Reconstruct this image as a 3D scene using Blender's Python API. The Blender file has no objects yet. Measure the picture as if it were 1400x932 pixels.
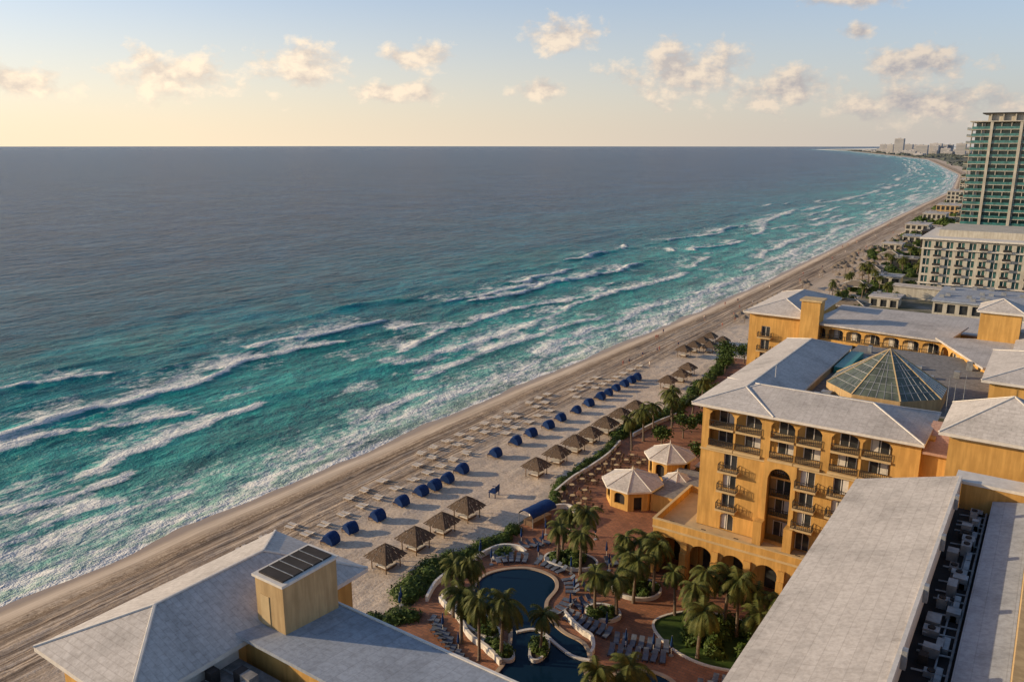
import bpy, math, random, bmesh
import numpy as np
from mathutils import Vector, Matrix
random.seed(7)
sc=bpy.context.scene
COL=bpy.context.collection
# ---------------------------------------------------------------- noise
def _hash(ix,iy,seed):
    n=(ix*374761393+iy*668265263+seed*1442695041)&0xffffffff
    n=((n^(n>>13))*1274126177)&0xffffffff
    return ((n^(n>>16))&0xffff)/65535.0
def vnoise(x,y,seed=0):
    x=np.asarray(x,float);y=np.asarray(y,float)
    ix=np.floor(x).astype(np.int64);iy=np.floor(y).astype(np.int64)
    fx=x-ix;fy=y-iy;fx=fx*fx*(3-2*fx);fy=fy*fy*(3-2*fy)
    a=_hash(ix,iy,seed);b=_hash(ix+1,iy,seed);c=_hash(ix,iy+1,seed);d=_hash(ix+1,iy+1,seed)
    return (a*(1-fx)+b*fx)*(1-fy)+(c*(1-fx)+d*fx)*fy
def fbm(x,y,seed=0,o=4):
    s=0;a=.5;t=0
    for i in range(o):
        s=s+a*vnoise(np.asarray(x)*2**i,np.asarray(y)*2**i,seed+i*17);t+=a;a*=.5
    return s/t
def sst(a,b,x):
    t=np.clip((x-a)/(b-a),0,1);return t*t*(3-2*t)
# coast offset as function of y
CY=[-1000,150,274,360,527,784,1247,1948,4000,9200,13000,60000]
CX=[-3,0,2.5,2,-3,-11,-22,-86,-420,-1840,-3200,-3200]
def coast(y): return np.interp(y,CY,CX)
# ---------------------------------------------------------------- materials
def newmat(name):
    m=bpy.data.materials.new(name);m.use_nodes=True
    return m,m.node_tree,m.node_tree.nodes['Principled BSDF']
def nd(nt,t,**k):
    n=nt.nodes.new(t)
    for a,b in k.items(): setattr(n,a,b)
    return n
def mixc(nt,f,a,b,mode='MIX'):
    n=nd(nt,'ShaderNodeMix',data_type='RGBA',blend_type=mode)
    for s,v in ((n.inputs[0],f),(n.inputs[6],a),(n.inputs[7],b)):
        if isinstance(v,bpy.types.NodeSocket): nt.links.new(v,s)
        else: s.default_value=v if not isinstance(v,tuple) else (*v[:3],1)
    return n.outputs[2]
def math_(nt,op,a,b=None,c=None,clamp=False):
    n=nd(nt,'ShaderNodeMath',operation=op);n.use_clamp=clamp
    for s,v in zip(n.inputs,(a,b,c)):
        if v is None: continue
        if isinstance(v,bpy.types.NodeSocket): nt.links.new(v,s)
        else: s.default_value=v
    return n.outputs[0]
def ramp(nt,f,stops):
    n=nd(nt,'ShaderNodeValToRGB');nt.links.new(f,n.inputs[0])
    e=n.color_ramp.elements
    while len(e)<len(stops): e.new(.5)
    for i,(p,c) in enumerate(stops):
        e[i].position=p;e[i].color=(*c,1) if len(c)==3 else c
    return n.outputs[0]
def coords(nt,scale=(1,1,1),rot=(0,0,0)):
    g=nd(nt,'ShaderNodeNewGeometry');mp=nd(nt,'ShaderNodeMapping')
    mp.inputs['Scale'].default_value=scale;mp.inputs['Rotation'].default_value=rot
    nt.links.new(g.outputs['Position'],mp.inputs[0]);return mp.outputs[0]
def noise(nt,vec,scale,detail=4,rough=.55):
    n=nd(nt,'ShaderNodeTexNoise');n.inputs['Scale'].default_value=scale
    n.inputs['Detail'].default_value=detail;n.inputs['Roughness'].default_value=rough
    nt.links.new(vec,n.inputs['Vector']);return n.outputs[0]
def bump(nt,bs,h,strength,dist):
    b=nd(nt,'ShaderNodeBump');b.inputs['Strength'].default_value=strength;b.inputs['Distance'].default_value=dist
    nt.links.new(h,b.inputs['Height'])
    nt.links.new(b.outputs[0],bs.inputs['Normal']);return b.outputs[0]
def simple(name,col,rough=.8,var=.25,scale=.6,metal=0,bmp=0,spec=.3):
    m,nt,bs=newmat(name)
    v=coords(nt);n=noise(nt,v,scale,3,.65)
    a=tuple(c*(1-var) for c in col);b=tuple(min(1,c*(1+var)) for c in col)
    nt.links.new(ramp(nt,n,[(.3,a),(.7,b)]),bs.inputs['Base Color'])
    bs.inputs['Roughness'].default_value=rough;bs.inputs['Metallic'].default_value=metal
    bs.inputs['Specular IOR Level'].default_value=spec
    if bmp: bump(nt,bs,noise(nt,v,scale*8,2),.5,bmp)
    return m
def stucco_mat(name,col):
    m,nt,bs=newmat(name)
    v=coords(nt);n1=noise(nt,v,.25,4,.6);vs=coords(nt,(1.6,1.6,.18));n2=noise(nt,vs,1.2,3,.6)
    c1=ramp(nt,n1,[(.3,tuple(c*.84 for c in col)),(.7,tuple(c*1.12 for c in col))])
    st=ramp(nt,n2,[(.42,(.60,.56,.52)),(.62,(1,1,1))])
    nt.links.new(mixc(nt,.5,c1,st,'MULTIPLY'),bs.inputs['Base Color'])
    bs.inputs['Roughness'].default_value=.9;bs.inputs['Specular IOR Level'].default_value=.15
    return m
def roof_mat(name,col,axis=0):
    m,nt,bs=newmat(name)
    v=coords(nt);n1=noise(nt,v,.18,5,.7);n2=noise(nt,v,2.5,3,.7)
    c=ramp(nt,n1,[(.25,tuple(x*.66 for x in col)),(.5,col),(.75,tuple(min(1,x*1.12) for x in col))])
    c=mixc(nt,.45,c,ramp(nt,n2,[(.35,(.55,.52,.5)),(.6,(1,1,1))]),'MULTIPLY')
    b=nd(nt,'ShaderNodeTexBrick');b.inputs['Scale'].default_value=1.0
    b.inputs['Color1'].default_value=(1,1,1,1);b.inputs['Color2'].default_value=(.80,.79,.78,1)
    b.inputs['Mortar'].default_value=(.55,.52,.5,1);b.inputs['Mortar Size'].default_value=.03
    b.inputs['Brick Width'].default_value=2.6 if axis==0 else 1.0;b.inputs['Row Height'].default_value=.9 if axis==0 else .45
    nt.links.new(coords(nt,(1,1,1),(0,0,math.pi/2 if axis==0 else 0)),b.inputs[0])
    c=mixc(nt,.4,c,b.outputs[0],'MULTIPLY')
    nt.links.new(c,bs.inputs['Base Color']);bs.inputs['Roughness'].default_value=.85
    bs.inputs['Specular IOR Level'].default_value=.2
    bump(nt,bs,n2,.4,.04);return m
M={}
M['stucco']=stucco_mat('ochre_stucco',(.61,.355,.11))
M['stucco2']=stucco_mat('tan_stucco',(.50,.35,.18))
M['trim']=simple('pale_trim',(.52,.38,.20),.85,.12)
M['cream']=stucco_mat('cream_stucco',(.50,.47,.40))
M['whitewall']=simple('white_wall',(.62,.58,.52),.8,.12,1.5)
M['roof']=roof_mat('pale_roof_shingle',(.58,.54,.50),1)
M['roofx']=roof_mat('pale_roof_membrane',(.54,.50,.46),0)
M['roofgrey']=roof_mat('grey_roof_metal',(.36,.39,.43),0)
M['roofpink']=roof_mat('pink_tile_roof',(.50,.32,.25),1)
M['flat']=simple('gravel_flat_roof',(.20,.19,.18),.95,.3,2)
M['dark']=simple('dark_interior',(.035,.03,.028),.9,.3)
M['metal']=simple('grey_equipment_metal',(.28,.29,.30),.5,.35,1,.3)
M['rail']=simple('dark_railing_metal',(.035,.032,.03),.5,.1)
M['wood']=simple('weathered_wood',(.16,.10,.06),.8,.3,3)
M['thatch']=simple('palm_thatch',(.115,.08,.055),.95,.45,5,0,.06)
M['thatchg']=simple('old_grey_thatch',(.20,.16,.12),.95,.4,5,0,.06)
M['blue']=simple('blue_canvas',(.008,.033,.12),.75,.2,2,0,0,.15)
M['navy']=simple('navy_fabric',(.015,.03,.09),.8,.2,2)
M['cushion']=simple('grey_blue_cushion',(.10,.12,.16),.8,.2,2)
M['bed']=simple('faded_sun_bed',(.52,.46,.39),.85,.15,2)
M['teal']=simple('teal_panels',(.04,.22,.20),.4,.2,1)
M['trunk']=simple('palm_bark',(.15,.115,.085),.95,.35,4,0,.05)
M['soil']=simple('planter_soil',(.07,.05,.035),.95,.3)
M['skin']=simple('skin',(.35,.2,.13),.6,.1)
M['cloth']=simple('swimwear',(.25,.08,.07),.8,.3)
def glass_mat(name,col,rough=.12):
    m,nt,bs=newmat(name)
    v=coords(nt);n=noise(nt,v,.7,2)
    nt.links.new(ramp(nt,n,[(.35,tuple(c*.5 for c in col)),(.65,col)]),bs.inputs['Base Color'])
    bs.inputs['Roughness'].default_value=rough;bs.inputs['Specular IOR Level'].default_value=.8;return m
M['glass']=glass_mat('dark_window_glass',(.05,.055,.06))
M['gglass']=glass_mat('green_window_glass',(.05,.14,.135))
M['skyglass']=glass_mat('skylight_glass',(.12,.14,.10),.25)
def leaf_mat(name,a,b):
    m,nt,bs=newmat(name)
    v=coords(nt);n=noise(nt,v,1.1,3,.7)
    nt.links.new(ramp(nt,n,[(.3,a),(.7,b)]),bs.inputs['Base Color'])
    bs.inputs['Roughness'].default_value=.6;bs.inputs['Specular IOR Level'].default_value=.15
    return m
M['leaf']=leaf_mat('shrub_leaves',(.018,.042,.008),(.085,.12,.022))
M['palm']=leaf_mat('palm_fronds',(.025,.042,.008),(.115,.115,.024))
M['grass']=leaf_mat('lawn_grass',(.03,.06,.012),(.07,.11,.025))
def deck_mat():
    m,nt,bs=newmat('terracotta_paving')
    v=coords(nt);b=nd(nt,'ShaderNodeTexBrick');b.inputs['Scale'].default_value=1.0
    b.inputs['Color1'].default_value=(.36,.17,.095,1);b.inputs['Color2'].default_value=(.26,.125,.07,1)
    b.inputs['Mortar'].default_value=(.16,.11,.09,1);b.inputs['Mortar Size'].default_value=.03
    b.inputs['Brick Width'].default_value=.9;b.inputs['Row Height'].default_value=.45
    nt.links.new(v,b.inputs[0])
    n=noise(nt,v,.3,5,.7);c=mixc(nt,.75,b.outputs[0],ramp(nt,n,[(.3,(.5,.5,.55)),(.7,(1.3,1.15,1.0))]),'MULTIPLY')
    nt.links.new(c,bs.inputs['Base Color']);bs.inputs['Roughness'].default_value=.8;bs.inputs['Specular IOR Level'].default_value=.2
    return m
M['deck']=deck_mat()
def pool_mat():
    m,nt,bs=newmat('pool_water')
    v=coords(nt);bs.inputs['Base Color'].default_value=(.005,.02,.042,1)
    bs.inputs['Roughness'].default_value=.06;bs.inputs['IOR'].default_value=1.33;bs.inputs['Specular IOR Level'].default_value=.16
    bump(nt,bs,noise(nt,v,1.5,2),.25,.03);return m
M['pool']=pool_mat()
def sand_mat():
    m,nt,bs=newmat('beach_sand')
    at=nd(nt,'ShaderNodeAttribute',attribute_name='shore')  # distance inland from waterline
    s=at.outputs['Fac']
    v=coords(nt)
    vt=coords(nt,(1.7,.022,1),(0,0,.012));trk=noise(nt,vt,1.0,4,.8)
    big=noise(nt,coords(nt,(.5,.12,1)),.22,4,.65);fine=noise(nt,v,2.2,3,.8)
    base=ramp(nt,big,[(.3,(.52,.42,.32)),(.7,(.68,.565,.445))])
    f1=math_(nt,'SUBTRACT',1,math_(nt,'MULTIPLY',math_(nt,'ABSOLUTE',math_(nt,'SUBTRACT',s,13)),.09),clamp=True)
    f1=math_(nt,'MULTIPLY',f1,1.8,clamp=True)
    tr=ramp(nt,trk,[(.37,(.20,.165,.135)),(.47,(.46,.41,.37)),(.55,(.84,.80,.75)),(.62,(1.05,1.03,1.0))])
    c=mixc(nt,math_(nt,'ADD',math_(nt,'MULTIPLY',f1,.85),.12,clamp=True),base,tr,'MULTIPLY')
    wn=noise(nt,coords(nt,(1,.3,1)),.55,4,.75)
    d=math_(nt,'SUBTRACT',1,math_(nt,'MULTIPLY',math_(nt,'ABSOLUTE',math_(nt,'SUBTRACT',math_(nt,'ADD',s,math_(nt,'MULTIPLY',wn,5)),10)),.30),clamp=True)
    d=math_(nt,'MULTIPLY',d,math_(nt,'MULTIPLY',math_(nt,'SUBTRACT',fine,.28,clamp=True),3.4),clamp=True)
    c=mixc(nt,d,c,(.14,.095,.06))
    fp=ramp(nt,fine,[(.38,(.52,.47,.43)),(.54,(1,1,1))])
    f2=math_(nt,'MULTIPLY',math_(nt,'SUBTRACT',s,5),.1,clamp=True)
    c=mixc(nt,math_(nt,'MULTIPLY',f2,.6),c,fp,'MULTIPLY')
    wet=math_(nt,'SUBTRACT',1,math_(nt,'MULTIPLY',math_(nt,'SUBTRACT',math_(nt,'ADD',s,math_(nt,'MULTIPLY',wn,1.5)),2.2),.6),clamp=True)
    c=mixc(nt,wet,c,(.29,.205,.135))
    nt.links.new(c,bs.inputs['Base Color'])
    r=math_(nt,'SUBTRACT',.95,math_(nt,'MULTIPLY',wet,.6));nt.links.new(r,bs.inputs['Roughness'])
    bs.inputs['Specular IOR Level'].default_value=.25
    h=math_(nt,'ADD',math_(nt,'MULTIPLY',trk,math_(nt,'MULTIPLY',f1,1.4)),math_(nt,'MULTIPLY',fine,math_(nt,'MULTIPLY',f2,.9)))
    bump(nt,bs,h,.8,.14);return m
M['sand']=sand_mat()
def sea_mat():
    m,nt,bs=newmat('sea_water')
    col=nd(nt,'ShaderNodeAttribute',attribute_name='wcol').outputs['Color']
    fo=nd(nt,'ShaderNodeAttribute',attribute_name='foam').outputs['Fac']
    n1=noise(nt,coords(nt,(1,.5,1)),.6,6,.78);n2=noise(nt,coords(nt,(1,.4,1)),.13,5,.7)
    n3=noise(nt,coords(nt,(1,.45,1),(0,0,.15)),.02,6,.8)
    t=math_(nt,'ADD',math_(nt,'MULTIPLY',fo,1.22),math_(nt,'MULTIPLY',math_(nt,'SUBTRACT',n1,.5),1.9))
    t=math_(nt,'MULTIPLY',t,math_(nt,'MULTIPLY',fo,6,clamp=True))
    f=math_(nt,'MULTIPLY',math_(nt,'SUBTRACT',t,.40),2.5,clamp=True)
    cv=mixc(nt,.9,col,ramp(nt,n2,[(.35,(.42,.50,.56)),(.65,(1.5,1.45,1.36))]),'MULTIPLY')
    cv=mixc(nt,.8,cv,ramp(nt,n3,[(.36,(.55,.6,.65)),(.64,(1.35,1.32,1.28))]),'MULTIPLY')
    c=mixc(nt,math_(nt,'MULTIPLY',f,.92),cv,(.76,.75,.73))
    nt.links.new(c,bs.inputs['Base Color'])
    nt.links.new(math_(nt,'ADD',.25,math_(nt,'MULTIPLY',f,.6)),bs.inputs['Roughness'])
    bs.inputs['IOR'].default_value=1.33;bs.inputs['Specular IOR Level'].default_value=.12
    w1=noise(nt,coords(nt,(1,.6,1),(0,0,.15)),.14,2,.55)
    w2=noise(nt,coords(nt,(1,.6,1),(0,0,-.25)),.5,4,.72)
    w3=noise(nt,coords(nt,(1,.4,1),(0,0,.1)),.03,3,.65)
    h=math_(nt,'ADD',math_(nt,'MULTIPLY',w1,2.8),math_(nt,'MULTIPLY',w2,1.6))
    h=math_(nt,'ADD',h,math_(nt,'MULTIPLY',w3,4.5))
    bump(nt,bs,h,1.0,1.4);return m
M['sea']=sea_mat()
def ground_mat():
    m,nt,bs=newmat('inland_ground')
    v=coords(nt);n=noise(nt,v,.03,5,.7)
    nt.links.new(ramp(nt,n,[(.3,(.03,.05,.02)),(.5,(.09,.09,.05)),(.65,(.26,.23,.19))]),bs.inputs['Base Color'])
    bs.inputs['Roughness'].default_value=.95;return m
M['ground']=ground_mat()
# ---------------------------------------------------------------- mesh builders
def mesh_obj(name,verts,faces,mat,parent=None,smooth=False):
    me=bpy.data.meshes.new(name);me.from_pydata([tuple(v) for v in verts],[],faces);me.update()
    mats=mat if isinstance(mat,list) else [mat]
    for m in mats: me.materials.append(m)
    ob=bpy.data.objects.new(name,me);COL.objects.link(ob)
    if parent: ob.parent=parent
    return ob
HEX=[(0,3,2,1),(4,5,6,7),(0,1,5,4),(1,2,6,5),(2,3,7,6),(3,0,4,7)]
class MB:
    """collects geometry by (part,material); finish() -> empty with child parts, or one mesh"""
    def __init__(s,name): s.name=name;s.p={}
    def _g(s,part,mat): return s.p.setdefault((part,mat),([],[]))
    def hexa(s,part,mat,pts):
        V,F=s._g(part,mat);b=len(V);V+=pts;F+=[tuple(b+i for i in f) for f in HEX]
    def box(s,part,mat,x0,x1,y0,y1,z0,z1):
        s.hexa(part,mat,[(x0,y0,z0),(x1,y0,z0),(x1,y1,z0),(x0,y1,z0),(x0,y0,z1),(x1,y0,z1),(x1,y1,z1),(x0,y1,z1)])
    def fbox(s,part,mat,fr,u0,u1,v0,v1,z0,z1): s.fhex(part,mat,fr,u0,u1,v0,v1,z0,z0,z1)
    def fhex(s,part,mat,fr,u0,u1,v0,v1,za0,za1,zb):
        ox,oy,a=fr;c,d=math.cos(a),math.sin(a)
        def w(u,v,z): return (ox+u*c+v*d,oy+u*d-v*c,z)
        s.hexa(part,mat,[w(u0,v1,za0),w(u1,v1,za1),w(u1,v0,za1),w(u0,v0,za0),w(u0,v1,zb),w(u1,v1,zb),w(u1,v0,zb),w(u0,v0,zb)])
    def poly(s,part,mat,pts):
        V,F=s._g(part,mat);b=len(V);V+=pts;F.append(tuple(range(b,b+len(pts))))
    def panel(s,part,mat,fr,u0,u1,z0,z1,v0,v1,ops):
        u=u0
        for (a,b,za,zb,ar) in sorted(ops):
            if a>u: s.fbox(part,mat,fr,u,a,v0,v1,z0,z1)
            if za>z0: s.fbox(part,mat,fr,a,b,v0,v1,z0,za)
            if ar>0:
                N=10;cx=(a+b)/2;hw=(b-a)/2
                for i in range(N):
                    ua=a+(b-a)*i/N;ub=a+(b-a)*(i+1)/N
                    f=lambda q:zb-ar+ar*math.sqrt(max(0,1-((q-cx)/hw)**2))
                    s.fhex(part,mat,fr,ua,ub,v0,v1,f(ua),f(ub),z1)
            elif zb<z1: s.fbox(part,mat,fr,a,b,v0,v1,zb,z1)
            u=b
        if u<u1: s.fbox(part,mat,fr,u,u1,v0,v1,z0,z1)
    def rail(s,fr,u0,u1,v,z,h=1.0,ends=None,step=.22):
        s.fbox('railing',M['rail'],fr,u0,u1,v-.04,v+.04,z+h-.07,z+h)
        s.fbox('railing',M['rail'],fr,u0,u1,v-.03,v+.03,z+.1,z+.16)
        n=max(1,int((u1-u0)/step))
        for i in range(n+1):
            q=u0+(u1-u0)*i/n
            s.fbox('railing',M['rail'],fr,q-.025,q+.025,v-.02,v+.02,z+.16,z+h-.07)
        if ends:
            for q in (u0,u1):
                s.fbox('railing',M['rail'],fr,q-.03,q+.03,ends,v-.04,z+h-.08,z+h-.01)
                s.fbox('railing',M['rail'],fr,q-.03,q+.03,ends,v-.04,z+.1,z+.16)
                k=int((v-ends)/step)
                for i in range(k):
                    t=ends+(v-ends)*(i+.5)/k
                    s.fbox('railing',M['rail'],fr,q-.02,q+.02,t-.025,t+.025,z+.16,z+h-.08)
    def hip(s,mat,x0,x1,y0,y1,z,rise,thick=.35,part='roof'):
        w=min(x1-x0,y1-y0)/2
        s.box('fascia',M['whitewall'],x0,x1,y0,y1,z-thick,z-.002)
        if x1-x0>y1-y0: r0=(x0+w,(y0+y1)/2,z+rise);r1=(x1-w,(y0+y1)/2,z+rise)
        else: r0=((x0+x1)/2,y0+w,z+rise);r1=((x0+x1)/2,y1-w,z+rise)
        a,b,c,d=(x0,y0,z),(x1,y0,z),(x1,y1,z),(x0,y1,z)
        if x1-x0>y1-y0: fs=[[a,b,r1,r0],[b,c,r1],[c,d,r0,r1],[d,a,r0]]
        else: fs=[[a,b,r0],[b,c,r1,r0],[c,d,r1],[d,a,r0,r1]]
        for f in fs: s.poly(part,mat,f)
        for p,q in ([(a,r0),(b,r1),(c,r1),(d,r0),(r0,r1)] if x1-x0>y1-y0 else [(a,r0),(b,r0),(c,r1),(d,r1),(r0,r1)]):
            p=Vector(p);q=Vector(q)
            if (q-p).length<.1: continue
            t=(q-p).normalized();sd=t.cross(Vector((0,0,1))).normalized()*.13;up=Vector((0,0,.09))
            s.hexa('hip_cap',M['whitewall'],[tuple(v) for v in (p-sd,p+sd,q+sd,q-sd,p-sd*.6+up,p+sd*.6+up,q+sd*.6+up,q-sd*.6+up)])
    def finish(s,single=False):
        if single:
            V=[];F=[];mi=[];mats=[]
            for (part,mat),(v,f) in s.p.items():
                if mat not in mats: mats.append(mat)
                k=mats.index(mat);b=len(V);V+=v;F+=[tuple(b+i for i in q) for q in f];mi+=[k]*len(f)
            ob=mesh_obj(s.name,V,F,mats);ob.data.polygons.foreach_set('material_index',mi);return ob
        e=bpy.data.objects.new(s.name,None);COL.objects.link(e);e.empty_display_size=1
        for (part,mat),(v,f) in s.p.items(): mesh_obj(part,v,f,mat,e)
        return e
def tube(mb,part,mat,p,q,r0,r1,n=6):
    p=Vector(p);q=Vector(q);t=(q-p).normalized();a=t.orthogonal().normalized();b=t.cross(a)
    V,F=mb._g(part,mat);k=len(V)
    for c,r in ((p,r0),(q,r1)):
        for i in range(n):
            an=2*math.pi*i/n;V.append(tuple(c+a*math.cos(an)*r+b*math.sin(an)*r))
    for i in range(n): F.append((k+i,k+(i+1)%n,k+n+(i+1)%n,k+n+i))
    F.append(tuple(k+n+i for i in range(n)))
def inst(src,name,loc,rot=0,scale=(1,1,1)):
    ob=bpy.data.objects.new(name,src.data);COL.objects.link(ob);ob.location=loc;ob.rotation_euler=(0,0,rot)
    ob.scale=scale if isinstance(scale,tuple) else (scale,)*3;return ob
class Proto:
    def __init__(s,mb,nm): s.o=mb.finish(True);s.n=nm;s.first=True;s.o.name=nm
    def put(s,loc,rot=0,scale=1):
        sc_=scale if isinstance(scale,tuple) else (scale,)*3
        if s.first:
            s.first=False;s.o.location=loc;s.o.rotation_euler=(0,0,rot);s.o.scale=sc_;return s.o
        return inst(s.o,s.n,loc,rot,sc_)
# ---------------------------------------------------------------- grids: sea, beach, ground
def grid(name,xs,ys,zf,mat,attrs=None):
    X,Y=np.meshgrid(xs,ys);C=coast(Y)
    S=X.copy();XX=X+C
    Z=zf(XX,Y,S)
    co=np.stack([XX,Y,Z],-1).reshape(-1,3)
    nx=len(xs);ny=len(ys)
    i=(np.arange(ny-1)[:,None]*nx+np.arange(nx-1)[None,:]).ravel()
    faces=np.stack([i,i+1,i+nx+1,i+nx],-1)
    me=bpy.data.meshes.new(name);me.vertices.add(len(co));me.vertices.foreach_set('co',co.ravel())
    me.loops.add(faces.size);me.loops.foreach_set('vertex_index',faces.ravel())
    me.polygons.add(len(faces));me.polygons.foreach_set('loop_start',np.arange(len(faces))*4)
    me.polygons.foreach_set('loop_total',np.full(len(faces),4))
    me.update(calc_edges=True);me.polygons.foreach_set('use_smooth',np.ones(len(faces),bool))
    me.materials.append(mat)
    if attrs:
        for an,fn in attrs.items():
            val=fn(XX,Y,S)
            if val.ndim==3:
                a=me.attributes.new(an,'FLOAT_COLOR','POINT')
                v=np.concatenate([val.reshape(-1,3),np.ones((val.shape[0]*val.shape[1],1))],1);a.data.foreach_set('color',v.ravel())
            else:
                a=me.attributes.new(an,'FLOAT','POINT');a.data.foreach_set('value',val.ravel())
    me.update()
    ob=bpy.data.objects.new(name,me);COL.objects.link(ob);return ob
def geo(a,b,n): return np.sign(a)*np.geomspace(abs(a),abs(b),n)
# breaker lines: offshore distance, presence threshold, trailing width, height
LN=[(4,.20,4,.12),(9,.28,8,.25),(16,.34,11,.4),(26,.40,15,.5),(38,.48,15,.6),(52,.45,19,.7),(67,.42,22,.9),(82,.41,22,1.0),(98,.50,14,1.0),(116,.64,8,.9)]
def sea_calc(Y,S):
    s=-110-S   # offshore distance
    foam=np.zeros_like(s);hz=np.zeros_like(s)
    for k,(s0,th,W,h) in enumerate(LN):
        wob=(fbm(Y/70+31*k,Y*0+k,5+k,4)-.5)*(8+s0*.42)
        sh=(fbm(Y/7,s*0+k*3.3,77+k,3)-.5)*3.0+(fbm(s/4,Y/5,87+k,2)-.5)*2.2
        dd=s-(s0+wob+sh)
        pr=sst(th,th+.09,fbm(Y/44+11*k,Y*0+k*7.7,91+k,3))
        tail=(.34+.78*sst(.3,.62,fbm(s/5+k*9,Y/9,191+k,3)))
        fr=np.where(dd>0,np.exp(-dd/2.0)*.5+np.exp(-dd/W)*.70*tail,np.exp(dd/.6))
        foam=np.maximum(foam,fr*pr*(.98 if s0>12 else .8))
        hz=hz+h*np.exp(-((dd-1)/2.0)**2)*(.4+.6*pr)
    patch=sst(.54,.74,fbm(s/8,Y/20,301,4))*sst(100,50,s)*sst(0,6,s)*.5
    near=sst(38,6,s)*(.18+.5*fbm(s/4,Y/12,401,3))
    foam=np.maximum(foam,np.maximum(patch,near))
    foam=np.maximum(foam,sst(1.8,.3,s+ (fbm(Y/7,Y*0,44,3)-.5)*3)*.8)
    return s,foam,hz
def sea_z(X,Y,S):
    s,f,h=sea_calc(Y,S)
    sw=(fbm(s/9,Y/30,12,3)-.5)*1.0*sst(0,40,s)
    return (h*sst(0,14,s)*.9+sw)*sst(4000,900,np.abs(s)+np.abs(Y)*.5)-.02
def sea_col(X,Y,S):
    s,f,h=sea_calc(Y,S)
    st=[-40,0,8,30,75,115,170,280,450,1000,40000]
    cs=np.array([(.34,.42,.34),(.34,.42,.34),(.14,.36,.32),(.035,.26,.245),(.014,.215,.215),(.008,.15,.18),(.006,.095,.145),(.008,.06,.12),(.009,.042,.10),(.010,.034,.085),(.013,.034,.078)])
    sn=s+(fbm(s/40,Y/120,61,4)-.5)*np.clip(s*.9,0,160)
    c=np.stack([np.interp(sn,st,cs[:,i]) for i in range(3)],-1)
    m=.68+.7*fbm(s/12,Y/30,8,4);c=c*m[...,None]
    g=np.clip(h,0,1)[...,None];c=c*(1-.3*g)+np.array([.02,.32,.26])*.3*g
    return c
xs=np.concatenate([-geo(270,45000,75)[::-1],np.arange(-269,-106,.9)])
ys=np.concatenate([np.linspace(-3000,0,12)[:-1],np.arange(0,420,1.0),420+np.geomspace(1.2,44000,230)])
grid('sea',xs,ys,sea_z,M['sea'],{'foam':lambda X,Y,S:sea_calc(Y,S)[1],'wcol':sea_col})
def beach_z(X,Y,S):
    s=S+110
    w=(fbm(Y/14,Y*0,3,3)-.5)*3.2+(fbm(Y/4,Y*0,9,2)-.5)*.5
    z=np.interp(s+w,[-25,-3,0,4,8,20,45,60],[-2.5,-.35,.0,.45,1.05,1.3,1.6,1.6])
    r=sst(4,9,s)*sst(62,44,s)
    z=z+r*((fbm(s/1.1,Y/1.3,21,3)-.5)*.26+(fbm(s/.8,Y/25,33,3)-.5)*.3*sst(26,16,s)+(fbm(s/6,Y/9,5,3)-.5)*.3)
    return z
xs=np.concatenate([np.linspace(-135,-112,10)[:-1],np.arange(-112,-64.9,.5)])
ys=np.concatenate([np.arange(-60,20,3.0),np.arange(20,240,.55),240+np.geomspace(1,9000,130)])
grid('sandy_beach',xs,ys,beach_z,M['sand'],{'shore':lambda X,Y,S:S+110})
xs=np.concatenate([[-65.0,-60,-50,-30,0],np.geomspace(20,22000,18)])
ys=np.concatenate([np.linspace(-3000,0,6)[:-1],np.linspace(0,600,40),600+np.geomspace(5,11500,40)])
grid('ground',xs,ys,lambda X,Y,S:1.55+0*X,M['ground'])
# ---------------------------------------------------------------- smooth curve helpers
def catmull(pts,closed=True,n=6):
    P=[Vector((p[0],p[1],0)) for p in pts];out=[];N=len(P)
    for i in (range(N) if closed else range(N-1)):
        g=lambda k:P[k%N] if closed else P[max(0,min(N-1,k))]
        a,b,c,d=g(i-1),g(i),g(i+1),g(i+2)
        for j in range(n):
            t=j/n
            out.append(.5*((2*b)+(c-a)*t+(2*a-5*b+4*c-d)*t*t+(3*b-a-3*c+d)*t**3))
    if not closed: out.append(P[-1])
    return out
def sheet(name,pts,z,mat,thick=0,closed_curve=True,n=6):
    c=catmull(pts,True,n) if closed_curve else [Vector((p[0],p[1],0)) for p in pts]
    bm=bmesh.new();vs=[bm.verts.new((p.x,p.y,z)) for p in c];f=bm.faces.new(vs)
    f.normal_update()
    if f.normal.z<0: f.normal_flip()
    if thick:
        r=bmesh.ops.extrude_face_region(bm,geom=[f])
        for v in [g for g in r['geom'] if isinstance(g,bmesh.types.BMVert)]: v.co.z-=thick
    bmesh.ops.triangulate(bm,faces=bm.faces[:])
    bmesh.ops.recalc_face_normals(bm,faces=bm.faces[:])
    me=bpy.data.meshes.new(name);bm.to_mesh(me);bm.free();me.materials.append(mat)
    ob=bpy.data.objects.new(name,me);COL.objects.link(ob);return ob
def curb(name,pts,closed,z0,z1,w,mat,n=6):
    c=catmull(pts,closed,n);N=len(c);V=[];F=[]
    for i,p in enumerate(c):
        a=c[(i-1)%N] if closed or i>0 else c[i];b=c[(i+1)%N] if closed or i<N-1 else c[i]
        t=(b-a).normalized();nn=Vector((-t.y,t.x,0))*w/2
        for q,z in ((p-nn,z0),(p-nn,z1),(p+nn,z1),(p+nn,z0)): V.append((q.x,q.y,z))
    for i in range(N if closed else N-1):
        j=(i+1)%N
        for k in range(3): F.append((4*i+k,4*i+k+1,4*j+k+1,4*j+k))
    if not closed: F+=[(0,1,2,3),tuple(4*(N-1)+k for k in (3,2,1,0))]
    return mesh_obj(name,V,F,mat)
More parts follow.
